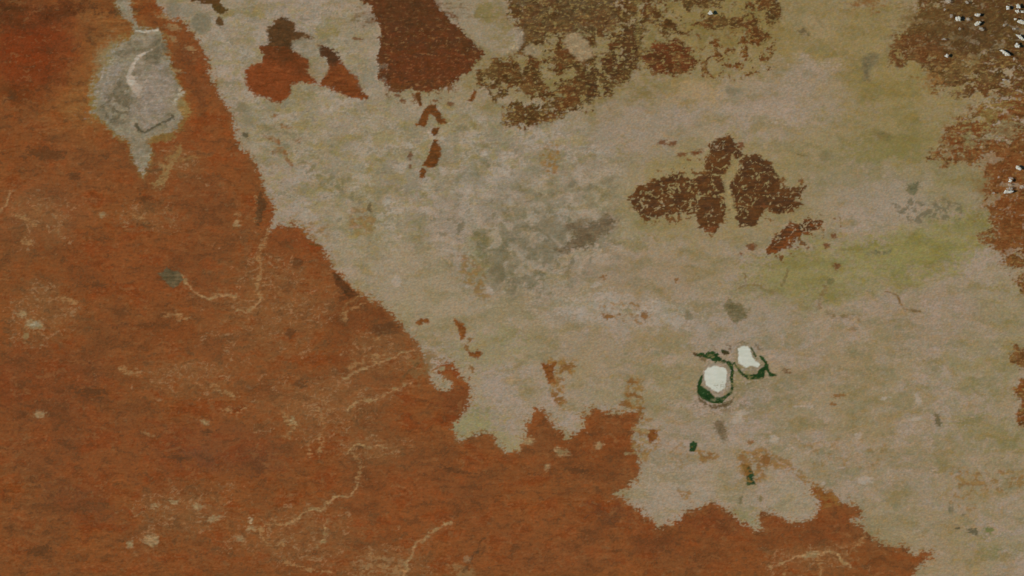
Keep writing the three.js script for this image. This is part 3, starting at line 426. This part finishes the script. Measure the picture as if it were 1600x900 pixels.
// ----- dry creeks and claypans on the red sand -----
const creek = { c: '#a37c50', c2: '#94794c', wa: 7, na: 1.8, e: 1.5, mod: 0.45, h: -8, he: 3 };
const creeks = [
  ['285,430 289,440 296,449 304,458 313,464 324,466 336,462 348,459 368,462', 4, 'tan winding creek leaving a grey hollow in the western sand'],
  ['370,486 384,487 394,482 402,475 405,466', 4, 'short tan creek bend right of the grey hollow'],
  ['1,331 8,324 13,315 16,301', 4.5, 'short tan creek at the far left edge'],
  ['546,706 552,697 560,695 570,699 585,697 598,700 612,706', 3.6, 'short flat tan creek in the middle of the southern sand'],
  ['450,821 460,812 470,803 484,797 499,798 509,795 508,786 522,778 538,775 552,772 559,762 560,755', 3.6, 'long stepped tan creek across the southern sand'],
  ['497,855 505,846 507,832 508,820 513,815', 3.2, 'short upright tan creek below the stepped one'],
  ['628,902 633,884 642,866 651,853 662,842 673,834 686,826 704,814', 4, 'slanting tan creek running off the bottom edge'],
  ['1205,886 1222,878 1240,871 1256,868 1280,865 1300,862 1312,866 1320,876 1328,887', 4, 'tan creek arching above the bottom edge at lower right'],
  ['540,638 560,630 582,624 602,616 622,607 642,600', 4, 'broad faint slanting creek toward the pale bay'],
  ['535,592 556,580 578,571 602,562 628,552 648,546', 3.2, 'upper faint slanting creek near the sand edge'],
];
creeks.forEach(([p, w, label], k) => { thing('creek' + k, 'dry_creek', label, 'creek', 'tan creeks in the red sand'); L(p, w + 11, { c: '#86603a', o: 0.6, e: 5, wa: 8, na: 5, m: 0.06, mf: nV }); L(p, w, { ...creek, id: 'creek' + k }); });
const trace = { c: '#997446', o: 0.9, e: 2, wa: 8, na: 4.5, mod: 0.8 };
for (const [s, w] of [['424,362 412,378 405,400 408,420 402,440 405,465', 6], ['402,310 405,330 402,345', 6], ['1227,884 1228,905', 4], ['1279,868 1281,905', 4], ['440,648 452,656 458,668 450,680', 6], ['500,640 505,660 503,690 502,705', 3], ['482,690 486,708', 3], ['400,830 430,815 450,821', 5], ['560,755 564,740 562,725 553,712', 3], ['570,885 590,882 610,888 630,892', 8], ['580,865 600,872', 6], ['450,880 480,890 520,895', 5], ['545,575 570,560 600,555', 4], ['585,530 600,520 610,518', 6], ['535,500 545,488 560,478 580,470', 4], ['30,340 50,350', 8], ['35,380 48,378', 8], ['90,466 105,470 115,474', 6], ['255,496 275,492 295,500', 5], ['190,575 215,582', 5], ['210,335 225,342 232,352', 5], ['370,335 375,352', 5], ['345,645 380,640', 5], ['225,675 245,685', 4], ['405,830 420,850 445,850', 5], ['330,600 345,612 370,618', 6], ['1330,862 1345,848 1350,835', 4]]) L(s, w, trace);
P('560,872 590,868 632,876 628,905 560,905 545,888', { c: '#8d6c44', o: 0.75, e: 5, wa: 7, na: 5, m: 0.05, mf: nC }); P('655,600 690,560 672,545 640,560 640,585', { c: '#7c6038', o: 0.7, e: 5, wa: 7, na: 5, m: -0.1, mf: nC }); P('700,880 740,885 738,905 705,905', { c: '#8a6a40', o: 0.7, e: 4, m: -0.1, mf: nC });
L('626,595 640,580 652,568', 5, { c: '#5c4526', o: 0.75, wa: 4 }); L('605,548 640,548', 4, { c: '#5a4327', o: 0.6 });
thing('hollow', 'grey_hollow', 'dark grey hollow at the head of the western tan creek', 'hollow');
P('246,428 254,424 262,418 270,422 281,426 286,436 280,446 270,450 263,443 255,437', { c: '#54492f', c2: '#68593c', e: 1.4, wa: 3, na: 1.5, h: -10, id: 'hollow' });
thing('gash', 'dark_gully', 'thin dark gully slanting near the bottom edge', 'gully');
L('724,892 731,884 733,876 738,867 747,862 748,850 757,840', 4, { c: '#4f3922', c2: '#5c4228', wa: 2.5, h: -8, id: 'gash' }); B(729, 874, 4, 4, 0, { c: '#8b6b47', o: 0.9 });
thing('edgeN', 'dark_gully', 'dark brown gully along the slanting edge of sand and clay', 'gully');
P('520,424 528,428 538,440 550,452 562,462 552,464 544,468 535,458 528,446 520,434', { c: '#4e3720', c2: '#633d20', e: 1.6, wa: 3, na: 2, h: -8, id: 'edgeN' });
L('536,482 544,472 556,464 574,455', 3.4, { c: '#8a683c', o: 0.8 }); B(407, 325, 6, 24, 0.1, { c: '#4e3820', o: 0.8, wa: 5, na: 3 }); L('425,372 440,382 450,378', 4, { c: '#59391e', o: 0.8 }); L('484,381 500,383', 2.5, { c: '#54431f', o: 0.8 }); L('470,327 482,324 496,318', 2.5, { c: '#716446', o: 0.7 }); B(580, 327, 4, 8, 0.1, { c: '#5d5338', o: 0.8 });
const pans = [
  [237, 845, 9, 11, -0.5, 'largest pale green claypan near the bottom left'], [203, 850, 6, 6, 0, 'round claypan just left of the largest bottom-left claypan'],
  [62, 647, 8, 5, 0.1, 'lone pale blue-grey claypan near the left edge'], [333, 810, 10, 5.5, 0, 'oval tan claypan in the southern sand'], [308, 792, 7, 4, 0, 'small claypan upper left of the oval tan one'],
  [242, 790, 5, 3.5, 0, 'tiny claypan above the largest bottom-left claypan'], [392, 811, 4.5, 7, 0.2, 'bright upright claypan right of the oval tan one'], [270, 783, 7, 3, 0, 'thin flat claypan left of the small cluster'],
  [375, 842, 7, 4.5, 0.4, 'ragged claypan below the bright upright one'], [392, 827, 6, 3.5, -0.3, 'narrow claypan just under the bright upright one'],
  [825, 690, 8, 5, 0, 'pale claypan at the bottom of the left sand bay'], [877, 706, 9, 5.5, 0.2, 'pale green claypan below the pointed clay spit'], [936, 696, 5, 5, 0, 'faint claypan in the right sand bay'], [855, 731, 4.5, 4.5, 0, 'faint small claypan below the sand bays'],
  [55, 508, 13, 8, 0.35, 'wide pale claypan on the left, larger of two'], [36, 492, 8, 6, 0.5, 'smaller claypan upper left of the wide pale one'], [161, 334, 4.5, 4.5, 0, 'tiny round claypan below the dry lake'],
  [1268, 867, 12, 5, -0.1, 'pale green claypan on the arching creek at lower right'], [370, 351, 6, 4, 0, 'small claypan in the north of the western sand'], [456, 655, 7, 4, 0.5, 'bent tan claypan in the middle of the sand'], [320, 660, 6, 4.5, 0, 'small claypan above a dark stain in the sand'],
];
pans.forEach(([x, y, rx, ry, a, label], k) => { thing('pan' + k, 'claypan', label, 'claypan', 'claypans in the red sand'); B(x, y, rx, ry, a, { c: '#8c7a50', c2: '#987c54', o: 0.95, e: 2.2, wa: 5, na: 3, mod: 0.35, h: -5, he: 3, id: 'pan' + k }); });
B(392, 811, 2.5, 5, 0.2, { c: '#b59a74', o: 0.9, e: 1 }); B(40, 524, 4, 9, 0, { c: '#8d7448', o: 0.8, wa: 4 }); B(55, 508, 6, 4, 0.4, { c: '#94896a', o: 0.9 });
L('448,662 458,660 462,664', 3, { c: '#9a8052', o: 0.8 });
for (const [x, y, rx, ry, a] of [[326, 675, 9, 4, 0], [226, 312, 14, 4, 0.1], [230, 352, 12, 4, 0], [115, 276, 8, 6, 0.3], [72, 240, 28, 10, 0.1], [20, 150, 10, 6, 0], [150, 445, 20, 3, 0], [145, 612, 26, 6, 0.1], [60, 860, 20, 8, 0], [455, 520, 6, 8, 0], [470, 600, 10, 5, 0], [495, 862, 4, 3, 0], [560, 698, 3, 2, 0], [465, 410, 8, 8, 0], [200, 15, 30, 5, -0.1], [275, 715, 14, 4, 0.2], [535, 463, 4, 8, 0.1], [900, 735, 20, 4, 0.1], [715, 735, 20, 4, 0.2], [600, 515, 20, 10, 0]]) B(x, y, rx, ry, a, { c: '#523820', o: 0.65, e: 2, wa: 5, na: 4, on: [1] });

// ---------- relief and grain ----------
{ const rest = owners.map((o, k) => k).filter((k) => k > 1 && !owners[k].name.startsWith('salt_'));
  litter([0.83, 0.82, 0.78], 0.14, nI, rest, 0.14); litter([1.18, 1.16, 1.14], 0.12, nW, rest, 0.14); litter([1.14, 1.18, 1.2], 0.3, nV, rest); litter([0.8, 0.79, 0.76], 0.28, mixf(nV, -1, nS, 0.4), rest); }
const sparse = (i, j, k) => hash(k >> 1, j, 401) - 0.5 + 0.7 * (hash((k + 1) >> 1, j >> 1, 403) - 0.5);
for (let j = 0, i = 0; j < NY; j++) for (let k = 0; k < NX; k++, i++) {
  H[i] += 9 * nA[i] + 7 * nB[i] + 4.5 * nC[i] + 1.2 * nE[i] + 0.6 * nD[i];
  const hard = owners[own[i]].name === 'salt_crust' ? 0.25 : 1;
  const g = 1 + hard * (0.12 * gr[i] + 0.15 * sparse(i, j, k) + 0.11 * nD[i] + 0.08 * nE[i] + 0.08 * nV[i]), q = hard * 0.2 * (hash(k >> 1, j >> 1, 77) - 0.5);
  R[i] = Math.max(0.004, R[i] * g * (1 + q)); G[i] = Math.max(0.004, G[i] * g); Bl[i] = Math.max(0.004, Bl[i] * g * (1 - q * 0.6));
}

// ---------- landforms: one mesh for each, cut along the cells it owns ----------
const CXN = NX - 1, CYN = NY - 1, cell = new Uint16Array(CXN * CYN);
for (let j = 0; j < CYN; j++) for (let k = 0; k < CXN; k++) cell[j * CXN + k] = own[j * NX + k];
{ // stray bits: every landform keeps its largest patch; the rest goes to the ground around it
  const seen = new Uint8Array(cell.length), best = owners.map(() => []), stray = [];
  for (let s = 0; s < cell.length; s++) {
    if (seen[s] || cell[s] < 3) continue;
    const id = cell[s], q = [s]; seen[s] = 1;
    for (let h = 0; h < q.length; h++) {
      const c = q[h], x = c % CXN;
      for (const n of [x > 0 ? c - 1 : -1, x < CXN - 1 ? c + 1 : -1, c - CXN, c + CXN]) if (n >= 0 && n < cell.length && !seen[n] && cell[n] === id) { seen[n] = 1; q.push(n); }
    }
    if (q.length > best[id].length) { if (best[id].length) stray.push(best[id]); best[id] = q; } else stray.push(q);
  }
  for (const q of stray) {
    const id = cell[q[0]]; let to = 0;
    for (const c of q) { const l = cell[c - 1]; if (l !== id) { to = l; break; } }
    for (const c of q) cell[c] = to;
  }
}
const NRM = new Float32Array(N * 3);
for (let j = 0; j < NY; j++) for (let k = 0; k < NX; k++) {
  const i = j * NX + k, a = Math.max(0, k - 1), b = Math.min(NX - 1, k + 1), c = Math.max(0, j - 1), d = Math.min(NY - 1, j + 1);
  const hx = (H[j * NX + b] - H[j * NX + a]) / ((XS[b] - XS[a]) * U), hz = (H[d * NX + k] - H[c * NX + k]) / ((YS[d] - YS[c]) * U), l = 1 / Math.hypot(hx, 1, hz);
  NRM[i * 3] = -hx * l; NRM[i * 3 + 1] = l; NRM[i * 3 + 2] = -hz * l;
}
const ground = new THREE.MeshPhysicalMaterial({ name: 'soil', vertexColors: true, roughness: 1, metalness: 0, specularIntensity: 0 });
const crust = new THREE.MeshPhysicalMaterial({ name: 'salt', vertexColors: true, roughness: 0.8, metalness: 0, specularIntensity: 0.3 });
const lists = owners.map(() => []);
for (let c = 0; c < cell.length; c++) lists[cell[c]].push(c);
const slot = new Int32Array(N).fill(-1), used = {};
const numbered = (n) => { const k = used[n] = (used[n] ?? -1) + 1; return k ? `${n}_${String(k).padStart(3, '0')}` : n; };
const made = {};
function cut(id, origin) {
  const cells = lists[id], verts = [], index = [];
  const at = (v) => { if (slot[v] < 0) { slot[v] = verts.length; verts.push(v); } return slot[v]; };
  for (const c of cells) {
    const j = (c / CXN) | 0, k = c - j * CXN, a = j * NX + k, p = at(a), q = at(a + 1), r = at(a + NX), s = at(a + NX + 1);
    index.push(p, r, q, q, r, s);
  }
  const pos = new Float32Array(verts.length * 3), nor = new Float32Array(verts.length * 3), col = new Float32Array(verts.length * 3);
  verts.forEach((v, n) => {
    const j = (v / NX) | 0, k = v - j * NX;
    pos[n * 3] = (XS[k] - CX) * U - origin.x; pos[n * 3 + 1] = H[v] - origin.y; pos[n * 3 + 2] = (YS[j] - CY) * U - origin.z;
    nor.set(NRM.subarray(v * 3, v * 3 + 3), n * 3); col[n * 3] = R[v]; col[n * 3 + 1] = G[v]; col[n * 3 + 2] = Bl[v]; slot[v] = -1;
  });
  const g = new THREE.BufferGeometry();
  g.setAttribute('position', new THREE.BufferAttribute(pos, 3)); g.setAttribute('normal', new THREE.BufferAttribute(nor, 3)); g.setAttribute('color', new THREE.BufferAttribute(col, 3));
  g.setIndex(new THREE.BufferAttribute(new Uint32Array(index), 1));
  return g;
}
function centre(id) {
  let x = 0, z = 0, y = 0; const l = lists[id];
  for (const c of l) { const j = (c / CXN) | 0, k = c - j * CXN; x += XS[k]; z += YS[j]; y += H[j * NX + k]; }
  const n = Math.max(1, l.length); return new THREE.Vector3((x / n - CX) * U, y / n, (z / n - CY) * U);
}
owners.forEach((o, id) => {
  const o3 = new THREE.Vector3();
  if (o.isGroup) { const s = salts.find((q) => q.key === o.key); o3.set((s.at[0] - CX) * U, 0, (s.at[1] - CY) * U); }
  else if (id > 2 && !o.parent) o3.copy(centre(id));
  else if (o.parent) o3.copy(made[o.parent].position);
  let m;
  if (o.isGroup) m = new THREE.Group();
  else if (!lists[id].length) { console.log('nothing left of', o.key, o.name); return; }
  else m = new THREE.Mesh(cut(id, o3), o.name.startsWith('salt_') ? crust : ground);
  m.castShadow = m.receiveShadow = true;
  for (const k of ['label', 'category', 'kind', 'group']) if (o[k]) m.userData[k] = o[k];
  if (id > 2 && !o.parent) m.userData.kind = 'thing';
  if (o.parent) { m.name = o.name; made[o.parent].add(m); }
  else { m.name = numbered(o.name); m.position.copy(o3); scene.add(m); }
  made[o.key] = m;
});

// ---------- clouds ----------
const dense = new THREE.MeshPhysicalMaterial({ name: 'cloud_dense', color: new THREE.Color().setRGB(0.74, 0.74, 0.6), roughness: 1, transmission: 0.4, thickness: 0, specularIntensity: 0 });
const thin = new THREE.MeshStandardMaterial({ name: 'cloud_thin', color: new THREE.Color().setRGB(0.48, 0.45, 0.34), roughness: 1, transparent: true, opacity: 0.34 });
const unit = new THREE.IcosahedronGeometry(1, 4);
function cloudGeometry(w, d, rot, seed) {          // puffs joined into one billowed body
  const rnd = rng(seed), puffs = [], lo = Math.min(w, d), n = 6 + Math.round(Math.max(w, d) / lo * 3);
  for (let k = 0; k < n; k++) {
    const a = rnd() * 6.283, q = 0.25 + 0.5 * rnd(), r = lo * (0.13 + 0.15 * rnd());
    puffs.push([Math.cos(a) * q * (w / 2), (rnd() - 0.3) * lo * 0.12, Math.sin(a) * q * (d / 2), r]);
  }
  if (w / d > 1.5) for (let k = -3; k <= 3; k++) puffs.push([k / 3 * (w / 2 - lo * 0.3), 0, (rnd() - 0.5) * d * 0.4, lo * (0.22 + 0.14 * rnd())]);
  const g = unit.clone(), p = g.attributes.position, v = new THREE.Vector3(), ca = Math.cos(rot), sa = Math.sin(rot);
  for (let i = 0; i < p.count; i++) {
    v.fromBufferAttribute(p, i);
    let far = 0.16 * lo;
    for (const [x, y, z, r] of puffs) {             // outermost puff along this ray from the middle
      const b = x * v.x + y * v.y + z * v.z, c = x * x + y * y + z * z - r * r, h = b * b - c;
      if (h > 0) far = Math.max(far, b + Math.sqrt(h));
    }
    far *= 1 + 0.5 * fbm(v.x * 2.2 + seed, v.z * 2.2 + v.y * 1.4, 4, seed);
    const x = v.x * far, z = v.z * far; let y = v.y * far * 0.8;
    if (y < 0) y *= 0.4;                            // flat base
    p.setXYZ(i, (x * ca - z * sa) * U, y * U, (x * sa + z * ca) * U);
  }
  g.computeVertexNormals();
  return g;
}
const clouds = [
  [1109, 21, 8, 6, 0, 1, 'lone white cloud over the brown upland left of the cloud field'],
  [1495.5, 31, 9, 11, -0.2, 1, 'thick white cloud, leftmost large one of the top right field'],
  [1525.5, 24.5, 10, 5.5, 0, 1, 'flat white cloud, upper of a pair right of the leftmost large one'],
  [1526, 38, 11, 6.5, -0.4, 1, 'oval white cloud, lower of a pair right of the leftmost large one'],
  [1477, 87.5, 7.5, 5.5, 0, 1, 'lone white cloud at the lower left of the top right field'],
  [1573, 13.5, 7, 6.5, 0, 1, 'round white cloud, leftmost of the tight group in the corner'],
  [1589, 11, 8, 7, 0, 1, 'soft white cloud, top of the tight group in the corner'],
  [1588, 18.5, 7, 6, 0.3, 1, 'white cloud touching the underside of the soft one in the corner'],
  [1595, 19.5, 6, 5, 0, 1, 'small white cloud nearest the corner on the right edge'],
  [1584.5, 31, 5, 4, 0, 1, 'tiny white dot of cloud below the tight corner group'],
  [1594.5, 35, 13, 6, 0.2, 1, 'wide white cloud at the right edge below the corner group'],
  [1592, 59, 18, 5, 0.65, 1, 'long slanting cloud at the right edge, upper of two'],
  [1588, 72, 10, 8, 0.4, 1, 'thick white cloud between the two long slanting ones'],
  [1568.5, 83.5, 21, 6, 0.55, 1, 'longest slanting white cloud in the top right field'],
  [1589.5, 263, 10, 6, 0.3, 1, 'white cloud at the right edge, topmost over the red ground'],
  [1577, 283, 7, 6, 0, 1, 'white cloud in the middle of the right-edge group over red ground'],
  [1573.5, 300, 15, 6, -0.15, 1, 'wide white cloud at the bottom of the right-edge group'],
  [1583, 93, 5, 4, 0.5, 0, 'faint wisp off the tail of the longest slanting cloud'],
  [1474.5, 16, 5, 3.5, 0, 0, 'faint wisp at the top left of the cloud field'],
  [1484.5, 26, 4.5, 8, 0, 0, 'faint upright wisp just left of the leftmost large cloud'],
  [1510, 30.5, 7, 6, 0, 0, 'faint puff just right of the leftmost large cloud'],
  [1498, 46, 5, 4, 0, 0, 'faint puff just below the leftmost large cloud'],
  [1567, 40.5, 4, 4, 0, 0, 'single faint square puff left of the wide right-edge cloud'],
  [1583, 46, 6, 3.5, 0.2, 0, 'faint flat wisp below the wide right-edge cloud'],
  [1473.5, 62, 7, 3, 0.1, 0, 'faint flat wisp alone at the left middle of the field'],
  [1532, 46, 8, 5, 0.3, 0, 'faint puff below the oval white cloud'],
  [1480, 2, 11, 8, 0, 0, 'grey round veil of cloud at the top edge'],
  [1509, 4.5, 7, 4, 0.5, 0, 'faint slanting wisp at the top edge'],
  [1576, 289, 6, 3, 0, 0, 'faint wisp between the two lower right-edge clouds'],
  [1595, 293, 8, 7, 0, 0, 'faint round puff at the right edge over red ground'],
  [1551, 302, 5, 3, 0, 0, 'faint wisp left of the wide right-edge bottom cloud'],
  [1559, 277, 4, 3.5, 0, 0, 'tiny faint puff left of the right-edge group'],
  [1578, 279, 8, 4, 0, 0, 'faint veil on top of the middle right-edge cloud'],
  [1576, 295, 12, 5, 0, 0, 'faint veil above the wide right-edge bottom cloud'],
  [1567, 125, 6, 3, 0, 0, 'faint wisp below the top right field'],
];
clouds.forEach(([x, y, w, d, rot, solid, label], k) => {
  const m = new THREE.Mesh(cloudGeometry(w, d, rot, 200 + k), solid ? dense : thin);
  m.name = numbered(solid ? 'cumulus_cloud' : 'wisp_cloud');
  m.position.set((x - CX) * U, solid ? 780 : 700, (y - CY) * U);
  m.userData = { label, category: 'cloud', group: solid ? 'white clouds' : 'faint wisps of cloud' };
  m.castShadow = m.receiveShadow = true;
  scene.add(m);
});

renderer.render(scene, camera);
